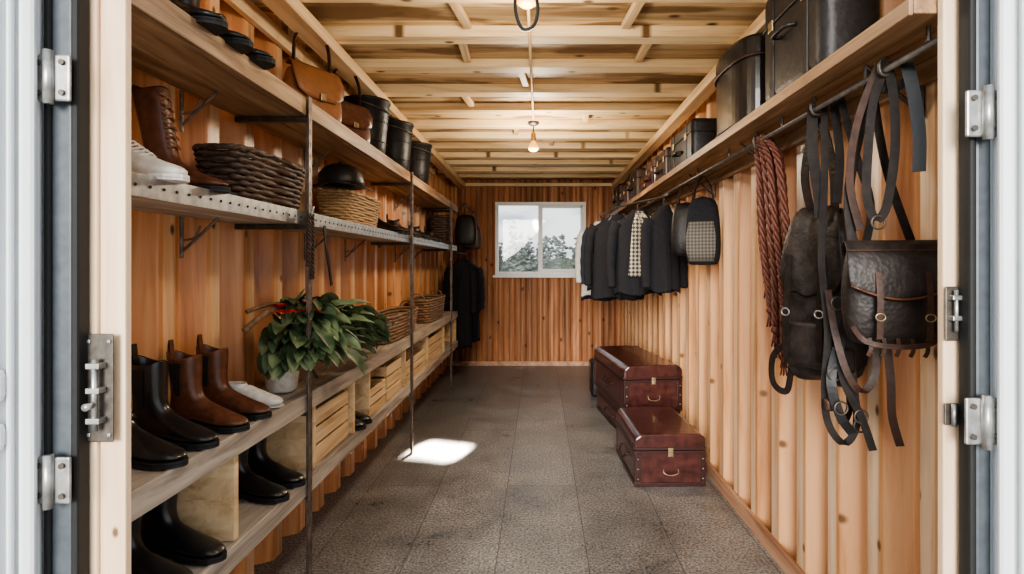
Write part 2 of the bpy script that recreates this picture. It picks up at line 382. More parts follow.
def door(name, hx, sgn, ang):
    g = group(name, (hx, 1.205, 0), ang)
    W = 1.0
    def bx(nm, a, b_, y0, y1, z0, z1, mt='doorw', bv=.008):
        xs = sorted((sgn*a, sgn*b_)); box(nm, (xs[0], y0, z0), (xs[1], y1, z1), mt, g, bv)
    bx('slab', 0, W, -.03, .01, -.02, 2.6)
    bx('stile_hinge', 0.0, .028, -.05, -.028, -.02, 2.6)
    bx('stile_edge_bead', .036, .046, -.052, -.028, -.02, 2.6)
    for i in range(6):
        x = .062+i*.15
        bx('rib_%d' % i, x, x+.085, -.056, -.028, .12, 2.48, bv=.010)
    bx('rail_top', .05, W, -.06, -.028, 2.5, 2.6)
    bx('mid_rail', .046, W, -.066, -.03, 1.08, 1.15, bv=.016)
    bx('lower_rail', .046, W, -.066, -.03, .98, 1.04, bv=.016)
    return g
door('door_1', -1.07, -1, math.radians(28))
door('door_2', .974, 1, math.radians(-28))
def hinge(x, z, s):
    g = group('door_hinge', (x, 1.185, z), 0, .8)
    boxes('leaf_plate', [((-.05, -.006, -.062), (.05, .004, .062))], 'steel', g, .006)
    tube('knuckle', [(s*.0, -.012, -.07), (s*.0, -.012, .07)], .012, 'steel', g, 12)
    for dx in (-.032, .032):
        for dz in (-.04, .04):
            bm = bmesh.new(); add_tube(bm, [(dx, -.012, dz), (dx, -.004, dz)], .008, 8); finish(bm, 'bolt', 'dsteel', g)
for x, z, s in [(-1.032, 1.755, 1), (-1.032, .905, 1), (.940, 1.68, -1), (.938, 1.03, -1)]: hinge(x, z, s)
g = group('door_bolt_latch', (-.965, 1.228, 1.09), 0, .82)
box('back_plate', (-.04, 0, -.145), (.035, .005, .145), 'dsteel', g, .003)
tube('bolt_rod', [(0, -.018, -.11), (0, -.018, .08)], .008, 'steel', g, 10)
boxes('keepers', [((-.018, -.028, -.09), (.018, 0, -.075)), ((-.018, -.028, -.01), (.018, 0, .005)), ((-.018, -.028, .055), (.018, 0, .07))], 'steel', g, .002)
tube('knob', [(0, -.02, -.04), (0, -.05, -.04)], [.007, .010], 'steel', g, 10)
boxes('screws', [((-.034, -.004, .12), (-.024, 0, .13)), ((.02, -.004, .12), (.03, 0, .13)), ((-.034, -.004, -.13), (-.024, 0, -.12)), ((.02, -.004, -.13), (.03, 0, -.12))], 'steel', g, .002)
g = group('strike_latch', (.912, 1.238, 1.26), 0, .75)
box('plate', (-.022, -.002, -.09), (.022, .004, .07), 'dsteel', g, .003)
boxes('catch', [((-.014, -.022, -.03), (.014, 0, -.015)), ((-.014, -.022, .03), (.014, 0, .045))], 'steel', g, .003)
tube('pin', [(0, -.015, -.06), (0, -.015, .06)], .006, 'steel', g)
g = group('strike_latch', (.908, 1.238, 1.03), 0, .8)
box('plate', (-.018, -.002, -.03), (.022, .004, .03), 'dsteel', g, .003)
tube('pin', [(0, -.012, -.03), (0, -.012, .03)], .007, 'steel', g)

# ---------------------------------------------------------------- left shelving
SX = -.94; WXL = XL+WD+.003
g = group('storage_shelving')
ZS = {1: (1.955, 2.015), 2: (1.525, 1.57), 3: (.778, .838), 4: (.445, .50)}
ye = 6.35; ys0 = 1.272
def shelf_board(k, mat, yy0=ys0):
    z0, z1 = ZS[k]
    boxes('shelf_board_%d' % k, [((WXL, yy0, z0), (WXL+.135, ye, z1)), ((WXL+.139, yy0, z0), (SX-.006, ye, z1))], mat, g, .004)
shelf_board(1, 'shelf_top'); shelf_board(2, 'shelf'); shelf_board(3, 'shelf'); shelf_board(4, 'shelf')
box('shelf_front_lip_top', (SX-.005, ys0, 1.955), (SX+.010, ye, 2.025), 'shelf_top', g)
box('steel_edge', (SX-.005, ys0, 1.52), (SX, ye, 1.575), 'steel', g, .001)
bm = bmesh.new()
for i in range(100):
    y = 1.30+i*.05
    bmesh.ops.create_cone(bm, cap_ends=True, segments=8, radius1=.004, radius2=.004, depth=.002, matrix=Matrix.Translation((SX+.001, y, 1.548)) @ Matrix.Rotation(math.pi/2, 4, 'Y'))
finish(bm, 'edge_slots', 'rubber', g)
posts = [2.25, 4.05, 5.85]
for i, y in enumerate(posts):
    bm = bmesh.new()
    add_box(bm, (SX+.001, y-.002, 0), (SX+.024, y+.002, 2.03)); add_box(bm, (SX+.020, y-.028, 0), (SX+.024, y, 2.03))
    for k in range(40):
        add_box(bm, (SX+.0235, y-.017, .03+k*.05), (SX+.0255, y-.010, .05+k*.05))
    finish(bm, 'angle_post_%d' % i, 'rust', g)
    for k in ZS:
        box('cross_arm_%d_%d' % (i, k), (WXL, y-.012, ZS[k][0]-.022), (SX+.012, y+.012, ZS[k][0]-.001), 'dsteel', g, .002)
for i, y in enumerate([1.9, 2.9, 3.5, 4.7, 5.3]):
    for z in (1.523, 1.953):
        bm = bmesh.new()
        add_tube(bm, [(WXL+.006, y, z-.12), (WXL+.13, y, z-.004)], .005, 6); add_tube(bm, [(WXL+.006, y, z-.14), (WXL+.006, y, z)], .006, 6)
        add_tube(bm, smooth_path([(WXL+.01, y, z-.08), (WXL+.05, y, z-.07), (WXL+.07, y, z-.03)], 4), .004, 6)
        finish(bm, 'bracket', 'rust', g)
for i, y in enumerate([1.75, 2.36, 2.86, 3.12, 3.95, 4.75, 5.55, 6.33]):
    box('divider_%d' % i, (WXL, y-.012, .501), (SX-.008, y+.012, .777), 'crate', g, .002)
box('shelf_front_lip_low', (SX-.005, ys0, .435), (SX+.008, ye, .505), 'shelf', g)
box('shelf_front_lip_mid', (SX-.005, ys0, .772), (SX+.008, ye, .842), 'shelf', g)
box('wall_batten', (WXL, 1.31, 2.38), (WXL+.03, ye, 2.45), 'beam', g)

def crate(y0, y1, z0=.502, h=.2, x0=-1.19, x1=-.965):
    g = group('wooden_crate')
    L = []; t = .012
    n = 3
    for k in range(n):
        a = z0+.006+k*(h/n); bb = a+h/n-.012
        L += [((x1-t, y0, a), (x1, y1, bb)), ((x0, y0, a), (x0+t, y1, bb)), ((x0+t, y0, a), (x1-t, y0+t, bb)), ((x0+t, y1-t, a), (x1-t, y1, bb))]
    L += [((x1-t*2, y0+t, z0), (x1-t, y0+t*2.5, z0+h)), ((x1-t*2, y1-2.5*t, z0), (x1-t, y1-t, z0+h)), ((x0+t, y0+t, z0), (x0+2*t, y0+2.5*t, z0+h)), ((x0+t, y1-2.5*t, z0), (x0+2*t, y1-t, z0+h)), ((x0, y0, z0), (x1, y1, z0+.005))]
    boxes('slats', L, 'crate', g, .002)
crate(2.39, 2.82, h=.24); crate(3.15, 3.5, h=.15); crate(3.53, 3.9, h=.22); crate(4.0, 4.7, h=.16); crate(4.8, 5.5, h=.22)

# ---------------------------------------------------------------- footwear
def boot(name, loc, rz, mat, h=.24, s=.90, sole='rubber', soleh=.018, heel=.02, tab=True, laces=False, gusset=True, lowcut=False, lean=0.0):
    g = group(name, loc, rz, s)
    zb = heel+.006
    prof = [((.062, h), (-.058, h+.012), .046), ((.06, h*.85), (-.055, h*.85), .046), ((.055, max(.17, h*.62)), (-.052, max(.16, h*.6)), .043),
        ((.052, .145), (-.052, .125), .040), ((.058, .118), (-.058, .085), .038), ((.075, .103), (-.068, .04), .037), ((.09, .094), (-.066, zb), .036),
        ((.11, .086), (-.01, zb), .036), ((.135, .074), (.06, zb-.004), .040), ((.165, .060), (.12, zb-.012), .046), ((.195, .050), (.165, zb-.014), .047), ((.222, .042), (.205, zb-.012), .040), ((.24, .032), (.23, zb-.008), .026), ((.246, .026), (.244, zb-.004), .010)]
    if lowcut:
        prof = [((.075, .10), (-.066, .10), .040), ((.08, .085), (-.068, .07), .040)] + prof[5:]
        prof[2] = ((.088, .09), (-.068, .04), .038)
    elif h < .2:
        prof = [p for i, p in enumerate(prof) if i not in (1, 2)]
    rings = []; n = 16
    for ri, (F, B, w) in enumerate(prof):
        F = V((F[0], 0, F[1])); B = V((B[0], 0, B[1])); c = (F+B)/2; a = (F-B)/2
        r = []
        for k in range(n):
            t = 2*math.pi*k/n; ct, st = math.cos(t), math.sin(t)
            p = c + a*(abs(ct)**.85*(1 if ct >= 0 else -1)) + V((0, w*(abs(st)**.85*(1 if st >= 0 else -1)), 0))
            if ri == 0 and not lowcut: p.z -= .022*abs(st)**2      # dipped sides at the elastic
            if lean and p.z > .12: p.x += lean*(p.z-.12)
            r.append(p)
        rings.append(r)
    bm = bmesh.new(); loft_rings(bm, rings, False, True)
    finish(bm, 'upper', mat, g, smooth=True, solid=.003, sub=1)
    def outline(x0, x1):
        wf = [(-.075, .012), (-.066, .028), (-.04, .036), (0, .033), (.05, .032), (.10, .040), (.15, .047), (.19, .047), (.222, .038), (.243, .022), (.252, .008)]
        wf = [p for p in wf if x0 <= p[0] <= x1]
        return [V((x, w, 0)) for x, w in wf]+[V((x, -w, 0)) for x, w in wf[::-1]]
    bm = bmesh.new(); o = outline(-1, 1)
    loft_rings(bm, [[p+V((0, 0, heel-.012*min(1, max(0, (p.x+.02)/.12))*(heel/.02))) for p in o], [p+V((0, 0, heel+soleh*.5-.012*min(1, max(0, (p.x+.02)/.12)))) for p in o]], True, True)
    if heel > .005:
        oh = outline(-1, .01); loft_rings(bm, [[p for p in oh], [p+V((0, 0, heel)) for p in oh]], True, True)
    of = outline(.09, 1); loft_rings(bm, [[p for p in of], [p+V((0, 0, heel*.6)) for p in of]], True, True)
    finish(bm, 'sole', sole, g)
    if gusset and not lowcut:
        bm = bmesh.new()
        for sy in (1, -1):
            z1 = h-.03; z0 = .115; ln = lean*(z1-.12)
            loft_rings(bm, [[V((-.024+ln, sy*.0475, z1)), V((.028+ln, sy*.0475, z1))], [V((-.018+ln*.6, sy*.0475, (z0+z1)/2+.02)), V((.022+ln*.6, sy*.0475, (z0+z1)/2+.02))], [V((-.006, sy*.0415, z0)), V((.012, sy*.0415, z0))]], closed=False)
        finish(bm, 'elastic_gusset', 'rubber', g, solid=.002)
    if tab and not lowcut:
        ln = lean*(h-.12)
        ribbon('pull_tab', [(-.055+ln, 0, h-.03), (-.060+ln, 0, h+.01), (-.055+ln, 0, h+.045), (-.050+ln, 0, h+.012), (-.050+ln, 0, h-.03)], .018, mat, g, .002, (0, 1, 0))
    if laces:
        bm = bmesh.new()
        if lowcut: pr = [(.088+.014*k, .098-.0085*k) for k in range(5)]
        else: pr = [(.061, .15+k*(h-.17)/6) for k in range(6)]
        for x, z in pr:
            ln = lean*(z-.12) if not lowcut else 0
            add_tube(bm, [(x-.008+ln, -.024, z), (x+.004+ln, 0, z+.010), (x-.008+ln, .024, z+.004)], .0028, 6)
            if not lowcut: add_tube(bm, [(x-.008+ln, .024, z), (x+.004+ln, 0, z+.010), (x-.008+ln, -.024, z+.02)], .0028, 6)
        finish(bm, 'laces', 'white' if mat == 'white' else 'tan', g)
    return g

zs3, zs4, zs2, zs1 = .843, .506, 1.571, 2.017
bx = -1.135; R = -.22
boot('leather_chelsea_boot', (bx, 1.49, zs3), R, 'black', h=.12)
boot('leather_chelsea_boot', (bx-.005, 1.64, zs3), R, 'black', h=.27, lean=-.08)
boot('brown_ankle_boot', (bx, 1.80, zs3), R, 'brown', h=.26, lean=-.1)
boot('brown_ankle_boot', (bx, 1.945, zs3), R, 'brown', h=.26, lean=-.05)
boot('riding_boot', (bx, 1.52, zs4), R, 'black', h=.265)
boot('riding_boot', (bx, 1.67, zs4), R, 'black', h=.265)
boot('riding_boot', (bx, 2.08, zs4), R, 'black', h=.25)
boot('riding_boot', (bx, 2.22, zs4), R, 'black', h=.25)
boot('work_boot', (bx, 2.94, zs4), -.1, 'black', h=.2); boot('work_boot', (bx, 3.05, zs4), -.1, 'black', h=.2)
boot('white_sneaker', (bx, 1.46, zs2), R, 'white', lowcut=True, sole='white', heel=.012, soleh=.03, laces=True, s=1.0)
boot('lace_up_boot', (bx+.01, 1.67, zs2), R, 'brown', h=.36, laces=True, gusset=False, lean=-.22, tab=False)
boot('white_slipper', (bx-.01, 2.07, zs3), -.1, 'white', lowcut=True, sole='white', heel=.008, s=.82)
boot('dress_shoe', (bx+.02, 1.60, zs1), R, 'black', h=.16, s=1.0)
boot('dress_shoe', (bx+.02, 1.74, zs1), R, 'black', h=.26, s=1.0)
boot('dress_shoe', (bx+.02, 1.88, zs1), R, 'black', h=.18, s=1.0)
for i, y in enumerate([3.78, 3.9, 4.2, 4.33, 4.6, 4.73, 5.05, 5.2, 5.6, 5.75]):
    boot('dress_shoe', (bx, y, zs2), random.uniform(-.2, .0), ['black', 'dbrown', 'blackm'][i//2 % 3], lowcut=(i % 3 != 0), h=.16)

# ---------------------------------------------------------------- baskets
def rrect(lx, ly, z, n=72, p=4.0):
    out = []
    for k in range(n):
        t = 2*math.pi*k/n; c, s = math.cos(t), math.sin(t)
        out.append(V((lx/2*abs(c)**(2/p)*(1 if c >= 0 else -1), ly/2*abs(s)**(2/p)*(1 if s >= 0 else -1), z)))
    return out
def basket(name, loc, lx, ly, h, mat, rows=10, flare=1.0, amp=.004, r=.006, handle=False, endh=False, rim=.009, rz=0):
    g = group(name, loc, rz); bm = bmesh.new(); n = 72
    for i in range(rows):
        f = .86+(.14*flare)*i/(rows-1); z = r+i*(h-r)/(rows-1)
        ring = rrect(lx*f-.03, ly*f-.03, z, n)
        pts = []
        for k, p in enumerate(ring):
            d = V((p.x, p.y, 0)).normalized(); pts.append(p+d*(amp if ((k//3)+i) % 2 else -amp))
        add_tube(bm, pts, r if r > h/rows*.55 else h/rows*.6, 5, True)
    finish(bm, 'woven_sides', mat, g, smooth=True)
    bm = bmesh.new()
    top = rrect(lx*(.86+.14*flare)-.02, ly*(.86+.14*flare)-.02, h, n)
    for ph in (0, math.pi):
        add_tube(bm, [p+V((0, 0, rim*.5*math.sin(k*.9+ph)))+V((p.x, p.y, 0)).normalized()*rim*.5*math.cos(k*.9+ph) for k, p in enumerate(top)], rim*.8, 6, True)
    bot = rrect(lx*.86-.03, ly*.86-.03, .004, n); vs = [bm.verts.new(p) for p in bot]; bm.faces.new(vs)
    if endh:
        for sy in (1, -1):
            add_tube(bm, [V((.06*math.cos(math.pi*k/10), sy*(ly/2-.015), h+.06*math.sin(math.pi*k/10))) for k in range(11)], .007, 6)
    finish(bm, 'rim_and_base', mat, g, smooth=True)
    return g
basket('woven_basket', (-1.082, 2.13, zs2+.003), .23, .56, .18, 'wickd', rows=10, amp=.006, r=.009)
basket('wicker_basket', (-1.082, 3.2, zs2+.001), .23, .68, .17, 'wickt', rows=12, r=.007)
basket('wicker_tray', (-1.075, 4.05, zs3+.002), .26, 1.0, .17, 'wickm', rows=8, endh=True, r=.009)
basket('wicker_tray', (-1.075, 5.35, zs3+.002), .26, .9, .2, 'wickm', rows=9, endh=True, r=.009)
basket('wicker_hamper', (-1.075, 6.1, zs2+.003), .24, .42, .30, 'wickd', rows=12, r=.010)
g = group('riding_cap', (-1.06, 2.98, zs2+.20), .25)
lathe('dome', [(.115, .0), (.12, .03), (.112, .07), (.085, .105), (.05, .122), (.0001, .128)], 'blackm', g)
bm = bmesh.new(); rr = []
for rad, z in [(.11, .012), (.16, .0), (.22, -.012)]:
    rr.append([V((math.cos(a)*rad*.8, -math.sin(a)*rad*1.15, z-.02*abs(math.cos(a))+.012)) for a in [math.radians(20+10*k) for k in range(15)]])
loft_rings(bm, rr, closed=False); finish(bm, 'peak', 'blackm', g, smooth=True, solid=.005)
bm = bmesh.new(); bmesh.ops.create_uvsphere(bm, u_segments=10, v_segments=6, radius=.012, matrix=Matrix.Translation((0, 0, .13))); finish(bm, 'button', 'blackm', g)

# ---------------------------------------------------------------- plant
g = group('potted_flowering_plant', (-1.06, 2.30, zs3))
lathe('ceramic_pot', [(.050, 0), (.058, .01), (.066, .08), (.070, .115), (.074, .12), (.074, .135), (.066, .135), (.062, .11)], 'white', g, seg=32)
bm = bmesh.new(); bmesh.ops.create_circle(bm, cap_ends=True, segments=24, radius=.064, matrix=Matrix.Translation((0, 0, .118))); finish(bm, 'soil', 'soil', g)
bml = bmesh.new(); bms = bmesh.new()
def leaf(bm, base, dirv, length, width, droop):
    d = V(dirv).normalized(); side = d.cross(V((0, 0, 1)))
    side = side.normalized() if side.length > .05 else V((1, 0, 0))
    rows = []; p = V(base); n = 7; dd = d.copy()
    roll = random.uniform(-.5, .5)
    for i in range(n+1):
        t = i/n; w = width*(math.sin(math.pi*min(1, t*.92+.04))**.75)*(1-.35*t) if 0 < i < n else width*.03
        up = side.cross(dd).normalized(); sd = (side*math.cos(roll)+up*math.sin(roll))
        upn = sd.cross(dd).normalized()
        rows.append([p-sd*w*.5+upn*w*.18, p-sd*w*.26+upn*w*.06, p.copy(), p+sd*w*.26+upn*w*.06, p+sd*w*.5+upn*w*.18])
        dd = (dd+V((0, 0, -droop/n))).normalized(); p = p+dd*length/n
    loft_rings(bm, rows, closed=False)
for i in range(230):
    a = random.uniform(0, 2*math.pi); u = random.random()
    far = math.sin(a) > 0
    ry = (.92 if far else .20)*math.sqrt(u); rx = .12*math.sqrt(u)
    ty = ry*math.sin(a)+.12; tx = rx*math.cos(a)+.06
    tz = .17+.17*(1-u)+random.uniform(-.10, .05)
    if far and ty > .25: tz -= .03
    if ty < .10: tz = max(tz, .17)
    tip = V((tx, ty, max(.07, tz)))
    if tip.x < -.05: tip.x = -.05
    base = V((random.uniform(-.03, .03), random.uniform(-.03, .03), .118))
    mid = (base+tip)/2+V((0, 0, .07))
    if i % 2 == 0: add_tube(bms, smooth_path([base, mid, tip], 4), .0025, 5)
    d = V((math.cos(a)*.4+.30, math.sin(a), random.uniform(-.30, .45)))
    if tip.x < .0: d.x = abs(d.x)
    leaf(bml, tip, d, random.uniform(.11, .18), random.uniform(.06, .095), random.uniform(.5, 1.5) if far else random.uniform(.5, 1.1))
finish(bml, 'leaves', 'leaf', g, smooth=True); finish(bms, 'stems', 'stem', g, smooth=True)
bm = bmesh.new()
for c in [(.06, -.10, .33), (.08, .08, .35), (.12, -.02, .33), (.0, -.05, .35), (.11, .20, .32), (.12, .05, .27)]:
    for k in range(7):
        a = k*2*math.pi/7; leaf(bm, c, (math.cos(a), math.sin(a), .25), .05, .028, .4)
finish(bm, 'red_flowers', 'redfl', g, smooth=True)
bm = bmesh.new()
add_tube(bm, smooth_path([(-.04, -.22, .27), (.0, -.16, .325), (.0, -.02, .345), (.02, .2, .355), (.04, .45, .345), (.02, .6, .31)], 5), .012, 8)
add_tube(bm, smooth_path([(-.05, -.18, .34), (-.02, -.05, .36), (.0, .2, .335), (.03, .38, .32)], 5), .009, 8)
finish(bm, 'driftwood_branches', 'bark', g, smooth=True)

# ---------------------------------------------------------------- things on top shelf
def handbag(name, loc, rz, mat, w=.28, d=.12, h=.2, hh=.2, trim='dbrown'):
    g = group(name, loc, rz); rings = []; n = 24
    for z, a, b_ in [(0, .85, .8), (.012, .97, .98), (.25, 1, 1), (.6, .96, .8), (.85, .88, .5), (1, .80, .25)]:
        z2 = z*h if z > .1 else z
        rings.append([V((p.x*a+0, p.y*b_, z2+ (.02*math.cos(p.x/w*math.pi*1.0) if z > .8 else 0))) for p in rrect(w, d, 0, n, 3.5)])
    bm = bmesh.new(); loft_rings(bm, rings, True, True); finish(bm, 'body', mat, g, smooth=True, sub=1)
    bm = bmesh.new(); rr = []
    for y, z, k in [(d*.2, h*1.02, .8), (0, h*1.09, .82), (-d*.25, h*1.0, .86), (-d*.46, h*.75, .9), (-d*.53, h*.5, .8), (-d*.54, h*.38, .5)]:
        rr.append([V((w*k*(-.5+i/8), y, z)) for i in range(9)])
    loft_rings(bm, rr, closed=False); finish(bm, 'flap', mat, g, smooth=True, solid=.005)
    box('clasp', (-.015, -d*.54-.012, h*.36), (.015, -d*.54+.0, h*.5), 'brass', g, .003)
    ribbon('handle', [(-w*.32, 0, h*.9), (-w*.3, 0, h+hh*.6), (-w*.12, 0, h+hh), (w*.12, 0, h+hh), (w*.3, 0, h+hh*.6), (w*.32, 0, h*.9)], .018, trim, g, .006, (0, 1, 0))
    return g
handbag('tan_handbag', (-1.05, 2.58, zs1), math.radians(60), 'tan', w=.30, h=.24, d=.13, hh=.20)
handbag('brown_handbag', (-1.05, 3.03, zs1), math.radians(60), 'brown', w=.30, h=.21, d=.13, hh=.20, trim='black')
def bucket(name, loc, r, h, mat='black'):
    g = group(name, loc)
    lathe('bucket_body', [(r*.74, 0), (r*.78, .006), (r*.86, h*.4), (r*.98, h*.95), (r*1.03, h*.96), (r*1.03, h), (r*.96, h), (r*.82, h*.4), (r*.72, .012), (.0001, .012)], mat, g)
    for z in (.25, .6): tube('hoop', [V((r*(.76+.22*z)*math.cos(a)*1.02, r*(.76+.22*z)*math.sin(a)*1.02, h*z)) for a in [k*math.pi/14 for k in range(28)]], .004, mat, g, 6, cyclic=True)
    tube('bail_handle', [V((0, -r*1.04*math.cos(a), h*.9-.5*r*math.sin(a)*.6)) + V((r*1.06*math.sin(a), 0, 0)) for a in [k*math.pi/16 for k in range(17)]], .004, 'dsteel', g, 6)
bucket('black_bucket', (-1.06, 3.42, zs1), .14, .34, 'blackm'); bucket('black_bucket', (-1.06, 4.05, zs1), .14, .36, 'blackm'); bucket('black_bucket', (-1.06, 4.75, zs1), .14, .36, 'blackm')
g = group('hanging_braided_lead', (0, 0, 0))
bm = bmesh.new()
for ph in (0, 2.1, 4.2):
    add_tube(bm, [V((SX+.038+.006*math.cos(k*.6+ph), 2.215+.006*math.sin(k*.6+ph), 1.56-k*.0050)) for k in range(52)], .0045, 5)
    add_tube(bm, [V((SX+.038+.006*math.cos(k*.6+ph), 2.185+.006*math.sin(k*.6+ph), 1.56-k*.0050)) for k in range(42)], .0045, 5)
finish(bm, 'braid', 'dbrown', g, smooth=True)
tube('hook', [(SX+.026, 2.2, 1.55), (SX+.045, 2.2, 1.56), (SX+.05, 2.2, 1.59)], .004, 'steel', g, 6, 4)
g = group('hanging_strap')
ribbon('strap', [(SX+.008, 2.42, 1.53), (SX+.012, 2.43, 1.44), (SX+.01, 2.47, 1.35), (SX+.01, 2.5, 1.27)], .022, 'strapk', g, .004, (0, 1, 0))

# ---------------------------------------------------------------- garments
def jacket(name, loc, W, Lg, mat, rz=0.0, sleeves=True, dep=.10, hang=.09, collar=None, pattern=None):
    g = group(name, loc, rz)
    top = -hang; n = 36; rings = []
    ph = random.uniform(0, 6)
    specs = [(-Lg, .50, 1.0), (-Lg*.8, .48, 1.0), (-Lg*.55, .455, .95), (-Lg*.3, .45, .95), (-.14, .47, .85), (-.09, .47, .72), (-.055, .40, .6), (-.02, .25, .55), (.0, .17, .6), (.03, .15, .6)]
    for z, a, b_ in specs:
        r = []; f = min(1, -z/Lg) if z < 0 else 0
        for k in range(n):
            t = 2*math.pi*k/n
            fold = 1+.16*f*math.sin(7*t+ph)+.08*f*math.sin(11*t+ph*2)
            r.append(V((W*a*math.cos(t)*(1+.02*math.sin(5*t)), dep*b_*math.sin(t)*fold*1.0, top+z+.014*f*math.sin(4*t+ph))))
        rings.append(r)
    bm = bmesh.new(); loft_rings(bm, rings, False, False); finish(bm, 'body', mat, g, smooth=True, solid=.004, sub=1)
    if sleeves:
        for s in (1, -1):
            pts = [V((s*W*.40, 0, top-.075)), V((s*W*.49, .0, top-.14)), V((s*W*.545, -.01, top-.3)), V((s*W*.56, -.02, top-.45)), V((s*W*.545, -.035, top-min(.60, Lg*.95)))]
            pp = smooth_path(pts, 5); bm = bmesh.new()
            add_tube(bm, pp, [(.052-.018*i/len(pp))*(1+.10*math.sin(i*1.7+s)) for i in range(len(pp))], 12); finish(bm, 'sleeve', mat, g, smooth=True, sub=1)
    cm = collar or mat
    for s in (1, -1):
        bm = bmesh.new()
        loft_rings(bm, [[V((s*W*.10, -dep*.34, top+.045)), V((s*W*.20, -dep*.40, top-.03))], [V((s*W*.07, -dep*.52, top-.06)), V((s*W*.22, -dep*.60, top-.12))], [V((s*W*.03, -dep*.90, top-.16)), V((s*W*.16, -dep*.92, top-.19))], [V((s*W*.005, -dep*1.0, top-.30)), V((s*W*.03, -dep*1.0, top-.29))]], closed=False)
        finish(bm, 'lapel', cm, g, smooth=True, solid=.006)
    ribbon('placket', [(0, -dep*.99, top-.28), (0, -dep*1.03, top-Lg*.7), (0, -dep*1.05, top-Lg)], .028, mat, g, .006, (1, 0, 0))
    if pattern:
        bm = bmesh.new(); rr = []
        for i in range(11):
            z = top+.02-(Lg*.80)*i/10; yy = -dep*(.62 if i == 0 else min(1.22, .80+.25*i))-.006
            wk = .08 if i == 0 else (.13 if i == 1 else .16+.10*i/10)
            rr.append([V((W*wk*(-1+2*j/6), yy-.006*math.sin(j*1.3+i*.3), z)) for j in range(7)])
        loft_rings(bm, rr, closed=False); finish(bm, 'patterned_front', pattern, g, smooth=True, solid=.006)
    bm = bmesh.new()
    add_tube(bm, smooth_path([V((0, 0, top+.0)), V((0, 0, top+.05)), V((0.0, 0, -.012)), V((.014, 0, .006)), V((0, 0, .016)), V((-.014, 0, .006))], 5), .0022, 6)
    add_tube(bm, [V((-W*.40, 0, top-.065)), V((0, 0, top+.01)), V((W*.40, 0, top-.065))], .008, 6)
    finish(bm, 'hanger', 'dsteel', g, smooth=True)
    return g

# right shelf
g = group('wall_shelf')
RX = .85; RY = 1.272
boxes('shelf_board', [((RX, RY, 1.932), (.955, 6.9, 1.965)), ((.958, RY, 1.932), (XR-.002, 6.9, 1.965))], 'shelf_r', g, .003)
box('front_lip', (RX-.012, RY, 1.928), (RX-.001, 6.9, 1.967), 'shelf_r', g, .003)
for i, y in enumerate([1.6, 2.6, 3.5, 4.4, 5.3, 6.2, 6.85]):
    bm = bmesh.new(); add_tube(bm, [(XR-.008, y, 1.93), (XR-.008, y, 1.78)], .007, 6); add_tube(bm, [(XR-.008, y, 1.79), (RX+.08, y, 1.928)], .006, 6); finish(bm, 'bracket_%d' % i, 'dsteel', g)
box('wall_cleat', (XR-.025, RY, 1.87), (XR-.001, 6.9, 1.931), 'shelf_r', g, .003)
RAILX, RAILZ = .93, 1.885
tube('hanging_rail', [(RAILX, 1.30, RAILZ), (RAILX, 6.85, RAILZ)], .009, 'dsteel', g, 12)
bm = bmesh.new()
for y in [1.34, 1.6, 1.9, 2.15, 2.4, 2.75, 3.3, 3.9, 4.8, 5.6, 6.5]: add_tube(bm, [(RAILX, y, RAILZ+.01), (RAILX, y, 1.93)], .005, 6)
finish(bm, 'rail_hangers', 'dsteel', g)
for nm, y, W, Lg, mt, col, pat, xx, rz in [
    ('black_jacket', 4.20, .26, .62, 'fabk', None, None, .93, .1),
    ('patterned_black_jacket', 4.58, .40, .66, 'fabk', 'fabk', 'knit', .80, .05),
    ('black_jacket', 4.98, .48, .72, 'fabk', 'fabg', None, .69, 0),
    ('grey_jacket', 5.38, .42, .66, 'fabn', 'fabk', None, .66, -.05),
    ('cream_shirt', 5.76, .40, .74, 'fabw', None, None, .62, 0),
    ('navy_jacket', 6.14, .46, .80, 'fabn', 'fabw', None, .68, 0)]:
    jacket(nm, (xx, y, RAILZ-.02), W, Lg, mt, rz, collar=col, pattern=pat, dep=.10)
tube('garment_rail', [(.93, 4.05, 1.874), (.93, 4.22, 1.874), (.80, 4.58, 1.874), (.69, 4.98, 1.874), (.66, 5.4, 1.874), (.62, 5.76, 1.874), (.68, 6.2, 1.874)], .008, 'dsteel', g, 10)

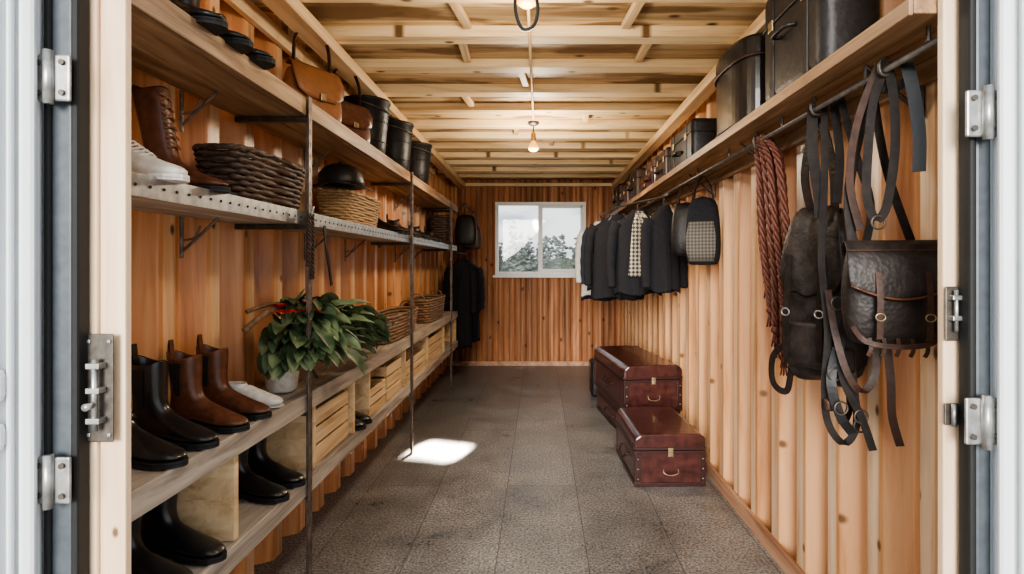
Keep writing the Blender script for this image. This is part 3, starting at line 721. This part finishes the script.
# dark coats and bags past the end of the left shelving
g = group('coat_rail')
tube('rail', [(-.95, 6.36, 1.50), (-.95, 7.56, 1.50)], .011, 'dsteel', g, 10)
tube('upper_rail', [(-.90, 6.36, 2.075), (-.90, 7.56, 2.075)], .009, 'dsteel', g, 10)
for nm, y, mt, Lg, W in [('black_coat', 6.52, 'fabk', 1.0, .28), ('black_coat', 6.80, 'fabk', .92, .32), ('navy_coat', 7.1, 'fabn', 1.0, .34)]:
    jacket(nm, (-.93, y, 1.485), W, Lg, mt, .1, dep=.10)
def hang_bag(name, x, y, ztop, w, h, mat, panel=None, rail=1.9, d=.11, rz=0):
    g = group(name, (x, y, ztop-h), rz)
    bm = bmesh.new(); rings = []
    for z, a, b_ in [(0, .70, .6), (.02, .92, .95), (.3, 1.06, 1.15), (.7, .94, .75), (1.0, .70, .4)]:
        rings.append([V((p.x*a*(1+.04*math.sin(z*14)), p.y*b_, z*h+.012*math.sin(k*.9)*z)) for k, p in enumerate(rrect(w, d, 0, 28, 3))])
    loft_rings(bm, rings, True, True); finish(bm, 'bag_body', mat, g, smooth=True, sub=1)
    if panel:
        bm = bmesh.new(); loft_rings(bm, [[V((w*kk*(-.5+i/6), -d*k-.006, z*h)) for i in range(7)] for z, k, kk in [(.05, .46, .70), (.2, .56, .82), (.4, .58, .84), (.62, .47, .70)]], closed=False); finish(bm, 'woven_panel', panel, g, smooth=True, solid=.003)
    t = rail-(ztop-h)
    for s in (-1, 1): ribbon('bag_handle', [(-w*.3, .012*s, h*.93), (-w*.2, .01*s, h+(t-h)*.5), (0, .004*s, t), (w*.2, .01*s, h+(t-h)*.5), (w*.3, .012*s, h*.93)], .024, 'strapk', g, .004, (0, 1, 0))
    return g
hang_bag('black_tote_bag', -.86, 6.5, 1.95, .26, .36, 'blackm', None, 2.08)
hang_bag('woven_market_bag', -.84, 6.85, 1.85, .26, .30, 'wickd', None, 2.08)

# ---------------------------------------------------------------- cases on right shelf
def case(name, lo, hi, mat, straps=2, r=.035, trim='blackm', metal='brass'):
    g = group(name); lo = V(lo); hi = V(hi)
    rbox('shell', lo, hi, mat, g, r)
    zl = lo.z+(hi.z-lo.z)*.68
    bm = bmesh.new(); c = (lo+hi)/2
    pts = [p+V((c.x, c.y, zl)) for p in rrect(hi.x-lo.x+.004, hi.y-lo.y+.004, 0, 60, 9)]
    add_tube(bm, pts, .006, 6, True); finish(bm, 'seam_piping', trim, g, smooth=True)
    for i in range(straps):
        y = lo.y+(hi.y-lo.y)*(.22+.56*i/max(1, straps-1))
        boxes('strap_%d' % i, [((lo.x-.004, y-.016, lo.z+.012), (lo.x+.004, y+.016, hi.z-r*.5)), ((lo.x+r*.6, y-.016, hi.z-.002), (hi.x-r*.6, y+.016, hi.z+.004))], trim, g, .002)
        box('buckle_%d' % i, (lo.x-.009, y-.02, zl-.03), (lo.x-.003, y+.02, zl+.01), metal, g, .002)
    bm = bmesh.new()
    for y in (lo.y, hi.y):
        for z in (lo.z, hi.z):
            bmesh.ops.create_uvsphere(bm, u_segments=12, v_segments=8, radius=r*1.02, matrix=Matrix.Translation((lo.x+r, y+(r if y == lo.y else -r), z+(r if z == lo.z else -r))))
    finish(bm, 'corner_caps', trim, g, smooth=True)
    ym = c.y
    tube('carry_handle', [(lo.x-.002, ym-.06, zl-.08), (lo.x-.035, ym-.045, zl-.085), (lo.x-.035, ym+.045, zl-.085), (lo.x-.002, ym+.06, zl-.08)], .008, trim, g, 8, 5)
    return g
case('black_suitcase', (.885, 1.76, 1.97), (1.09, 2.24, 2.42), 'blackm', r=.05)
g = group('black_hat_box', (.985, 2.68, 1.97))
bm = bmesh.new(); rings = []
for z, f in [(0, .96), (.01, 1), (.31, 1), (.312, 1.03), (.39, 1.03), (.405, .98), (.41, .9)]:
    rings.append([V((p.x*f, p.y*f, z)) for p in rrect(.21, .48, 0, 40, 2.6)])
loft_rings(bm, rings, True, True); finish(bm, 'box_body', 'black', g, smooth=False, bevel=.002)
tube('lid_piping', [p+V((0, 0, .312)) for p in rrect(.222, .50, 0, 40, 2.6)], .006, 'dbrown', g, 6, cyclic=True)
tube('base_piping', [p+V((0, 0, .03)) for p in rrect(.215, .49, 0, 40, 2.6)], .005, 'dbrown', g, 6, cyclic=True)
tube('top_handle', [(0, -.09, .41), (0, -.07, .45), (0, .07, .45), (0, .09, .41)], .008, 'dbrown', g, 8, 5)
case('small_black_case', (.88, 3.25, 1.97), (1.08, 3.80, 2.22), 'blackm', r=.03)
case('brown_case', (.88, 3.90, 1.97), (1.08, 4.25, 2.19), 'dbrown', r=.03)
case('oxblood_case', (.88, 4.32, 1.97), (1.08, 4.7, 2.2), 'red', r=.03, trim='redtrim')
handbag('brown_handbag', (.98, 4.92, 1.97), math.radians(-80), 'brown', w=.3, h=.2, hh=.1)
case('dark_brown_case', (.88, 5.15, 1.97), (1.08, 5.6, 2.26), 'dbrown', r=.03)
case('tan_case', (.88, 5.75, 1.97), (1.08, 6.2, 2.2), 'brown', r=.03, trim='dbrown')
case('dark_brown_case', (.88, 6.3, 1.97), (1.08, 6.75, 2.28), 'dbrown', r=.03)

# ---------------------------------------------------------------- chests
def chest(name, loc, rz, W, D, Hh, mat='red', trim='redtrim'):
    g = group(name, loc, rz); hb = Hh*.68
    box('base', (-W/2, 0, 0), (W/2, D, hb), mat, g, .01)
    bm = bmesh.new(); rings = []
    for y in (-.006, D+.006):
        rings.append([V((-W/2-.006, y, hb+.004)), V((-W/2-.006, y, Hh*.9)), V((-W/2+.03, y, Hh*.985)), V((0, y, Hh)), V((W/2-.03, y, Hh*.985)), V((W/2+.006, y, Hh*.9)), V((W/2+.006, y, hb+.004))])
    loft_rings(bm, rings, True, True); finish(bm, 'lid', mat, g, bevel=.012)
    L = []
    for sx in (-1, 1):
        for yy in (0, D):
            x0 = sx*W/2; L.append(((min(x0, x0-sx*.03)-.004, yy-.006 if yy == 0 else yy-.03, 0), (max(x0, x0-sx*.03)+.004, yy+.03 if yy == 0 else yy+.006, hb-.002)))
    L += [((-W/2-.005, -.008, 0), (W/2+.005, 0, .025)), ((-W/2-.005, -.009, hb-.02), (W/2+.005, .0, hb-.001)), ((-W/2-.006, -.012, hb+.004), (W/2+.006, -.004, hb+.022))]
    L += [((-W/2-.008, 0, 0), (-W/2, D, .025)), ((-W/2-.008, 0, hb-.02), (-W/2, D, hb-.001)), ((-W/2-.011, 0, hb+.004), (-W/2-.004, D, hb+.022))]
    boxes('leather_bands', L, trim, g, .003)
    bm = bmesh.new()
    for k in (0, 1):
        for z in (.05, hb*.5, hb-.05): bmesh.ops.create_uvsphere(bm, u_segments=8, v_segments=6, radius=.005, matrix=Matrix.Translation(((-W/2+.014) if k else (W/2-.014), -.009, z)))
    finish(bm, 'brass_studs', 'brass', g)
    boxes('hasp', [((-.016, -.018, hb-.035), (.016, -.008, hb+.02)), ((-.006, -.024, hb-.03), (.006, -.016, hb-.005))], 'brass', g, .003)
    tube('drop_handle', [(-.045, -.01, hb*.50), (-.042, -.024, hb*.40), (0, -.028, hb*.35), (.042, -.024, hb*.40), (.045, -.01, hb*.50)], .004, 'brass', g, 8, 5)
    tube('end_handle', [(-W/2-.006, D*.35, hb*.6), (-W/2-.03, D*.4, hb*.45), (-W/2-.03, D*.6, hb*.45), (-W/2-.006, D*.65, hb*.6)], .008, trim, g, 8, 5)
    return g
chest('leather_travel_chest', (.80, 3.44, 0), math.radians(2), .43, .66, .325)
chest('leather_travel_chest', (.865, 4.36, 0), math.radians(7), .40, 1.0, .235)
chest('leather_travel_chest', (.87, 4.30, .238), math.radians(7), .45, 1.05, .355)
g = group('leather_satchel', (.59, 5.75, 0))
rbox('satchel_body', (-.06, 0, 0), (.12, .3, .36), 'blackm', g, .03)
tube('satchel_handle', [(-.0, .08, .35), (0, .1, .42), (0, .2, .42), (0, .22, .35)], .008, 'black', g, 8, 4)
box('satchel_flap', (-.066, .02, .18), (-.058, .28, .34), 'black', g, .004)

# ---------------------------------------------------------------- tack hanging on right
g = group('braided_rope_coil')
bm = bmesh.new(); YC = 2.38
strands = [(-.125, .0, 1.26), (-.095, .012, 1.12), (-.06, -.008, 1.20), (-.03, .01, 1.02), (.0, -.006, 1.10), (.035, .008, 1.05), (.07, -.004, 1.18), (.105, .008, 1.30), (-.08, .028, 1.0), (.015, .028, .98)]
for i, (dy, dx, zb) in enumerate(strands):
    core = smooth_path([(RAILX+dx*.6, YC+dy*.4, 1.90), (RAILX+.03+dx, YC+dy*.9, 1.80), (RAILX+.05+dx, YC+dy*1.15+.01*math.sin(i), 1.55), (RAILX+.07+dx, YC+dy*1.2, 1.34), (RAILX+.08+dx, YC+dy*1.1+.015*math.sin(i*2), zb)], 24)
    for ph in (0, 2.09, 4.19):
        add_tube(bm, [p+V((.0085*math.cos(k*.5+ph), .0085*math.sin(k*.5+ph), 0)) for k, p in enumerate(core)], .0078, 5)
    e = core[-1]
    add_tube(bm, [e, e+V((0, 0, -.02)), e+V((0, 0, -.035))], [.012, .018, .008], 8)
    for k in range(6):
        a = k*1.05; add_tube(bm, [e+V((.004*math.cos(a), .004*math.sin(a), -.03)), e+V((.014*math.cos(a), .014*math.sin(a), -.09))], .003, 4)
finish(bm, 'rope_strands', 'rope', g, smooth=True)
tube('rail_hook', [(RAILX, YC, 1.915), (RAILX-.02, YC, 1.9), (RAILX-.015, YC, 1.86), (RAILX+.02, YC, 1.86)], .005, 'dsteel', g, 6, 4)

hang_bag('grey_tote_bag', .99, 3.40, 1.78, .21, .42, 'fabk', 'weave', 1.90, rz=math.radians(-28))
hang_bag('canvas_shoulder_bag', .97, 3.72, 1.78, .20, .36, 'blackm', None, 1.90, rz=math.radians(-20))

g = group('leather_rucksack', (1.0, 1.97, 1.275), math.radians(-62))
bm = bmesh.new(); rings = []
for z, w, d in [(-.32, .16, .06), (-.31, .25, .11), (-.20, .31, .15), (-.04, .30, .15), (.10, .26, .13), (.20, .20, .10), (.29, .13, .06)]:
    ring = []
    for k in range(40):
        t = 2*math.pi*k/40; c, s = math.cos(t), math.sin(t)
        f = 1+.06*math.sin(5*t+z*22)+.035*math.sin(9*t-z*31)
        ring.append(V((w/2*abs(c)**.7*(1 if c >= 0 else -1)*f, d/2*abs(s)**.7*(1 if s >= 0 else -1)*f, z+.014*math.sin(3*t))))
    rings.append(ring)
loft_rings(bm, rings, True, True); finish(bm, 'bag_body', 'dgrey', g, smooth=True, sub=1)
bm = bmesh.new(); rr = []
for y, z, w in [(.02, .26, .14), (-.03, .30, .16), (-.065, .24, .20), (-.083, .12, .25), (-.088, .03, .25), (-.086, -.02, .15)]:
    rr.append([V((w*(-.5+i/8), y+.008*math.sin(i*1.9+z*9), z+.01*math.sin(i*1.3))) for i in range(9)])
loft_rings(bm, rr, closed=False); finish(bm, 'flap', 'dgrey', g, smooth=True, solid=.006, sub=1)
rbox('front_pocket', (-.10, -.100, -.27), (.09, -.06, -.11), 'dgrey', g, .02)
for sx in (-.07, .06):
    ribbon('closing_strap', [(sx, -.092, .12), (sx, -.104, 0), (sx, -.110, -.12), (sx, -.110, -.24)], .024, 'strapk', g, .004, (1, 0, 0))
    tube('buckle', torus_pts((sx, -.114, -.08), .016, .013, 'Y', 12), .0028, 'steel', g, 6, cyclic=True)
ribbon('shoulder_strap', [(-.05, .0, .27), (-.07, -.01, .42), (-.02, -.01, .60), (.03, 0, .44), (.04, 0, .27)], .030, 'dgrey', g, .005, (1, 0, 0))
ribbon('trailing_strap', [(-.13, -.02, -.20), (-.19, -.03, -.26), (-.19, -.03, -.36), (-.13, -.03, -.38), (-.11, -.03, -.28)], .024, 'strapk', g, .004, (1, 0, .3))
ribbon('trailing_strap', [(.10, -.03, -.28), (.12, -.04, -.38), (.09, -.04, -.44), (.05, -.03, -.34)], .022, 'strapk', g, .004, (1, 0, .3))

g = group('leather_saddlebag', (.985, 1.575, 1.28), math.radians(-12))
bm = bmesh.new(); rings = []
for z, w, d in [(-.145, .17, .05), (-.135, .22, .09), (-.05, .250, .12), (.06, .245, .11), (.13, .22, .07), (.145, .19, .04)]:
    rings.append([V((p.x, p.y, z)) for p in rrect(w, d, 0, 32, 3.6)])
loft_rings(bm, rings, True, True); finish(bm, 'pouch', 'dgrey', g, smooth=True, sub=1)
bm = bmesh.new(); rr = []
for y, z, w, sag in [(.045, .10, .23, 0), (.02, .150, .245, 0), (-.03, .153, .255, 0), (-.064, .12, .262, 0), (-.073, .05, .262, -.005), (-.076, .015, .25, -.035)]:
    rr.append([V((w*(-.5+i/12), y, z+sag*math.sin(math.pi*i/12))) for i in range(13)])
loft_rings(bm, rr, closed=False); finish(bm, 'flap', 'dgrey', g, smooth=True, solid=.006, sub=1)
last = rr[-1]; tube('flap_stitching', [p+V((0, -.006, .008)) for p in last], .0035, 'brown', g, 5)
tube('flap_stitching_top', [p+V((0, -.006, .0)) for p in rr[3]], .002, 'dbrown', g, 5)
for sx in (-.055, .065):
    ribbon('closing_strap', [(sx, -.072, .06), (sx, -.085, -.02), (sx, -.080, -.12)], .016, 'dbrown', g, .005, (1, 0, 0))
    tube('buckle', torus_pts((sx, -.088, -.06), .012, .010, 'Y', 14), .002, 'brass', g, 6, cyclic=True)
ribbon('lower_welt', [(-.11, -.045, -.09), (-.08, -.058, -.130), (0, -.062, -.142), (.08, -.058, -.130), (.11, -.045, -.09)], .014, 'dbrown', g, .004, (0, 0, 1))
for i in range(5):
    x = -.07+.035*i; ribbon('fringe', [(x, -.05, -.12), (x+.003, -.052, -.15), (x-.004, -.05, -.17)], .010, 'dbrown', g, .003, (1, 0, 0), 3)
ribbon('hanging_strap_front', [(-.09, .02, .13), (-.10, .02, .30), (-.06, .02, .52), (-.04, .03, .62)], .026, 'strapk', g, .005, (1, 0, 0))
ribbon('hanging_strap_rear', [(.07, .03, .13), (.00, .03, .36), (-.04, .03, .62)], .022, 'strapk', g, .005, (1, 0, 0))

g = group('leather_bridle')
x = .955
WDV = (.87, -.5, 0)
def rb(pts, w=.022, m_='strapk', t=.005, wd=WDV): ribbon('rein', pts, w, m_, g, t, wd)
rb([(x, 1.88, 1.90), (x, 1.88, 1.65), (x-.03, 1.84, 1.38), (x-.04, 1.78, 1.15), (x-.05, 1.78, .98), (x-.04, 1.78, .86), (x+.0, 1.76, .80), (x+.04, 1.76, .86), (x+.04, 1.78, 1.0), (x+.03, 1.80, 1.2)], .022)
rb([(x+.01, 1.80, 1.90), (x+.04, 1.76, 1.70), (x+.05, 1.70, 1.52), (x+.01, 1.72, 1.30), (x-.02, 1.74, 1.12), (x-.02, 1.72, 1.0), (x+.02, 1.70, .90), (x+.05, 1.69, .80)], .022)
rb([(x-.04, 1.78, 1.28), (x-.05, 1.72, 1.16), (x-.03, 1.69, 1.04), (x+.01, 1.68, .98), (x+.05, 1.68, 1.03), (x+.06, 1.68, 1.13)], .020, 'dbrown')
rb([(x-.02, 1.76, 1.10), (x-.05, 1.74, 1.0), (x-.03, 1.73, .90), (x+.01, 1.73, .84)], .028, 'black')
rb([(x+.05, 1.62, 1.12), (x+.06, 1.62, 1.02), (x+.07, 1.63, .92), (x+.10, 1.64, .83)], .022, 'dbrown')
rb([(x-.03, 1.90, 1.90), (x-.03, 1.90, 1.75), (x-.01, 1.90, 1.60), (x-.01, 1.89, 1.52)], .034, 'strapk')
rb([(x+.02, 1.86, 1.90), (x+.03, 1.84, 1.72), (x+.01, 1.82, 1.56)], .026, 'strapk')
for c in [(x-.04, 1.74, 1.02), (x-.03, 1.72, .92), (x+.02, 1.70, .90), (x-.03, 1.74, 1.24), (x+.04, 1.74, .86)]:
    tube('bit_ring', torus_pts(c, .020, .020, 'Y', 18), .003, 'dsteel', g, 6, cyclic=True)
rbox('noseband', (x-.06, 1.75, .90), (x-.01, 1.78, .94), 'dbrown', g, .012)
rbox('cheek_pad', (x-.03, 1.74, 1.02), (x+.03, 1.77, 1.10), 'strapk', g, .012)
tube('rail_hook', [(RAILX, 1.88, 1.91), (RAILX-.02, 1.88, 1.9), (RAILX-.01, 1.88, 1.865), (RAILX+.03, 1.88, 1.87)], .005, 'dsteel', g, 6, 4)

g = group('leather_halter')
x = .93
def hb_(pts, w=.022, m_='strapk'): ribbon('strap', pts, w, m_, g, .005, (.80, -.60, 0))
hb_([(x, 1.50, 1.905), (x+.015, 1.495, 1.80), (x+.02, 1.50, 1.66), (x+.005, 1.51, 1.52), (x-.015, 1.52, 1.48)])
hb_([(x, 1.50, 1.905), (x-.02, 1.53, 1.80), (x-.03, 1.54, 1.64), (x-.03, 1.54, 1.54), (x-.02, 1.52, 1.48)])
hb_([(x+.02, 1.46, 1.905), (x+.035, 1.45, 1.82), (x+.045, 1.44, 1.70), (x+.045, 1.44, 1.60)], .030, 'black')
hb_([(x-.02, 1.54, 1.87), (x+.01, 1.51, 1.83), (x+.04, 1.47, 1.85)], .020)
hb_([(x-.01, 1.52, 1.905), (x-.04, 1.57, 1.76), (x-.045, 1.60, 1.60), (x-.02, 1.59, 1.46)], .020, 'dbrown')
tube('ring', torus_pts((x-.015, 1.515, 1.475), .018, .018, 'Y', 16), .003, 'dsteel', g, 6, cyclic=True)
tube('rail_hook', [(RAILX, 1.50, 1.915), (RAILX-.02, 1.50, 1.905), (RAILX-.015, 1.50, 1.87), (RAILX+.02, 1.50, 1.87)], .005, 'dsteel', g, 6, 4)

# ---------------------------------------------------------------- pendant lamps
def pendant(y, zt, zb, loop=False):
    g = group('pendant_bulb', (0, y, 0)); px = -.05
    lathe('ceiling_rose', [(.045, zt), (.045, zt-.012), (.03, zt-.025), (.006, zt-.03)], 'dsteel', g, (px, 0, 0))
    if zt-zb > .17: tube('flex', [(px, 0, zt-.02), (px, 0, zb+.13)], .005, 'rubber', g, 6)
    lathe('socket', [(.006, zb+.15), (.018, zb+.14), (.022, zb+.085), (.018, zb+.08)], 'bulbcap', g, (px, 0, 0))
    lathe('bulb', [(.016, zb+.082), (.022, zb+.065), (.040, zb+.035), (.038, zb+.015), (.022, zb+.003), (.0001, zb)], 'bulb', g, (px, 0, 0))
    if loop: tube('cable_loop', [(px-.01, -.045, zt-.02), (px-.038, -.05, zt-.10), (px-.040, -.05, zt-.20), (px-.02, -.05, zt-.262), (px+.005, -.05, zt-.27), (px+.03, -.05, zt-.25), (px+.042, -.05, zt-.20), (px+.035, -.05, zt-.14)], .007, 'rubber', g, 6, 6)
    return V((px, y, zb))
p1 = pendant(4.27, 2.45, 2.225)
p2 = pendant(2.12, 2.50, 2.335, True)
g = group('ceiling_cable'); tube('cable', [(-.05, 2.2, 2.455), (-.05, 3.4, 2.452), (-.05, 4.25, 2.455)], .007, 'beam', g, 6)

# ---------------------------------------------------------------- outside
box('ground_outside', (-60, -40, -.3), (60, 80, -.125), 'ground', bevel=0)
bm = bmesh.new(); random.seed(3)
for i in range(80):
    x = -9+18*i/79+random.uniform(-.3, .3); y = 30+random.uniform(-2, 3); h = random.choice([2.1, 2.5, 2.9, 3.4])*random.uniform(.9, 1.1)
    conif = i % 2 == 0
    for k in range(70):
        f = .30+.70*random.random()
        spread = (.75*(1-f)+.03) if conif else .55*math.sqrt(max(.03, 1-abs(f-.6)*2.2))
        bmesh.ops.create_icosphere(bm, subdivisions=1, radius=random.uniform(.05, .13)*(1.3-.6*f), matrix=Matrix.Translation((x+random.uniform(-1, 1)*spread, y+random.uniform(-.4, .4), f*h)) @ Matrix.Diagonal((1.3, 1, .8, 1)))
for v in bm.verts:
    v.co += noise.noise_vector(v.co*7)*.06
add_box(bm, (-12, 31, -.1), (12, 31.5, 1.7))
finish(bm, 'tree_line', 'tree')

# world
w = bpy.data.worlds.new('sky'); scene.world = w; w.use_nodes = True
N, L = w.node_tree.nodes, w.node_tree.links; bg = N['Background']
tc = N.new('ShaderNodeTexCoord'); n = N.new('ShaderNodeTexNoise'); n.inputs['Scale'].default_value = 9; n.inputs['Detail'].default_value = 5
mp = N.new('ShaderNodeMapping'); mp.inputs['Scale'].default_value = (1, 1, 3); L.new(tc.outputs['Generated'], mp.inputs[0]); L.new(mp.outputs[0], n.inputs[0])
cr = N.new('ShaderNodeValToRGB'); cr.color_ramp.elements[0].position = .38; cr.color_ramp.elements[0].color = (.50,.57,.63, 1); cr.color_ramp.elements[1].position = .58; cr.color_ramp.elements[1].color = (.90,.92,.94, 1)
L.new(n.outputs[0], cr.inputs[0]); L.new(cr.outputs[0], bg.inputs[0]); bg.inputs[1].default_value = 1.25

def light(name, kind, loc, energy, color=(1,1,1), **kw):
    ld = bpy.data.lights.new(name, kind); ld.energy = energy; ld.color = color
    for k, v in kw.items(): setattr(ld, k, v)
    o = bpy.data.objects.new(name, ld); COL.objects.link(o); o.location = loc
    return o
s = light('sun_hazy', 'SUN', (0, -5, 4), 4.2, (1, .96, .90), angle=math.radians(28))
s.rotation_euler = (V((.20, 1, -.22))).to_track_quat('-Z', 'Y').to_euler()
light('bulb_light', 'POINT', p1-V((0, 0, .06)), 38, (1, .87, .68), shadow_soft_size=.10)
light('bulb_light', 'POINT', p2-V((0, .0, .12)), 15, (1, .88, .70), shadow_soft_size=.10)
patch = V((-.74, 4.10, 0)); wdw = V((.30, 7.57, 1.72)); d = (wdw-patch).normalized()
a = light('sunbeam', 'AREA', patch+d*7.5, 26, (1, .92, .80), shape='RECTANGLE', size=.34, size_y=.09, spread=math.radians(1.2))
a.rotation_euler = (-d).to_track_quat('-Z', 'Y').to_euler()

# camera
cd = bpy.data.cameras.new('camera'); cam = bpy.data.objects.new('camera', cd); COL.objects.link(cam)
cam.location = (0, 0, 1.36); cam.rotation_euler = (math.pi/2, 0, 0)
cd.sensor_width = 36; cd.lens = 560/1024*36; cd.shift_x = -(540-512)/1024; cd.shift_y = -(287-265)/1024; cd.clip_start = .02; cd.clip_end = 300
scene.camera = cam
scene.view_settings.view_transform = 'AgX'
try: scene.view_settings.look = 'AgX - Medium High Contrast'
except Exception: pass
scene.view_settings.exposure = 0.5
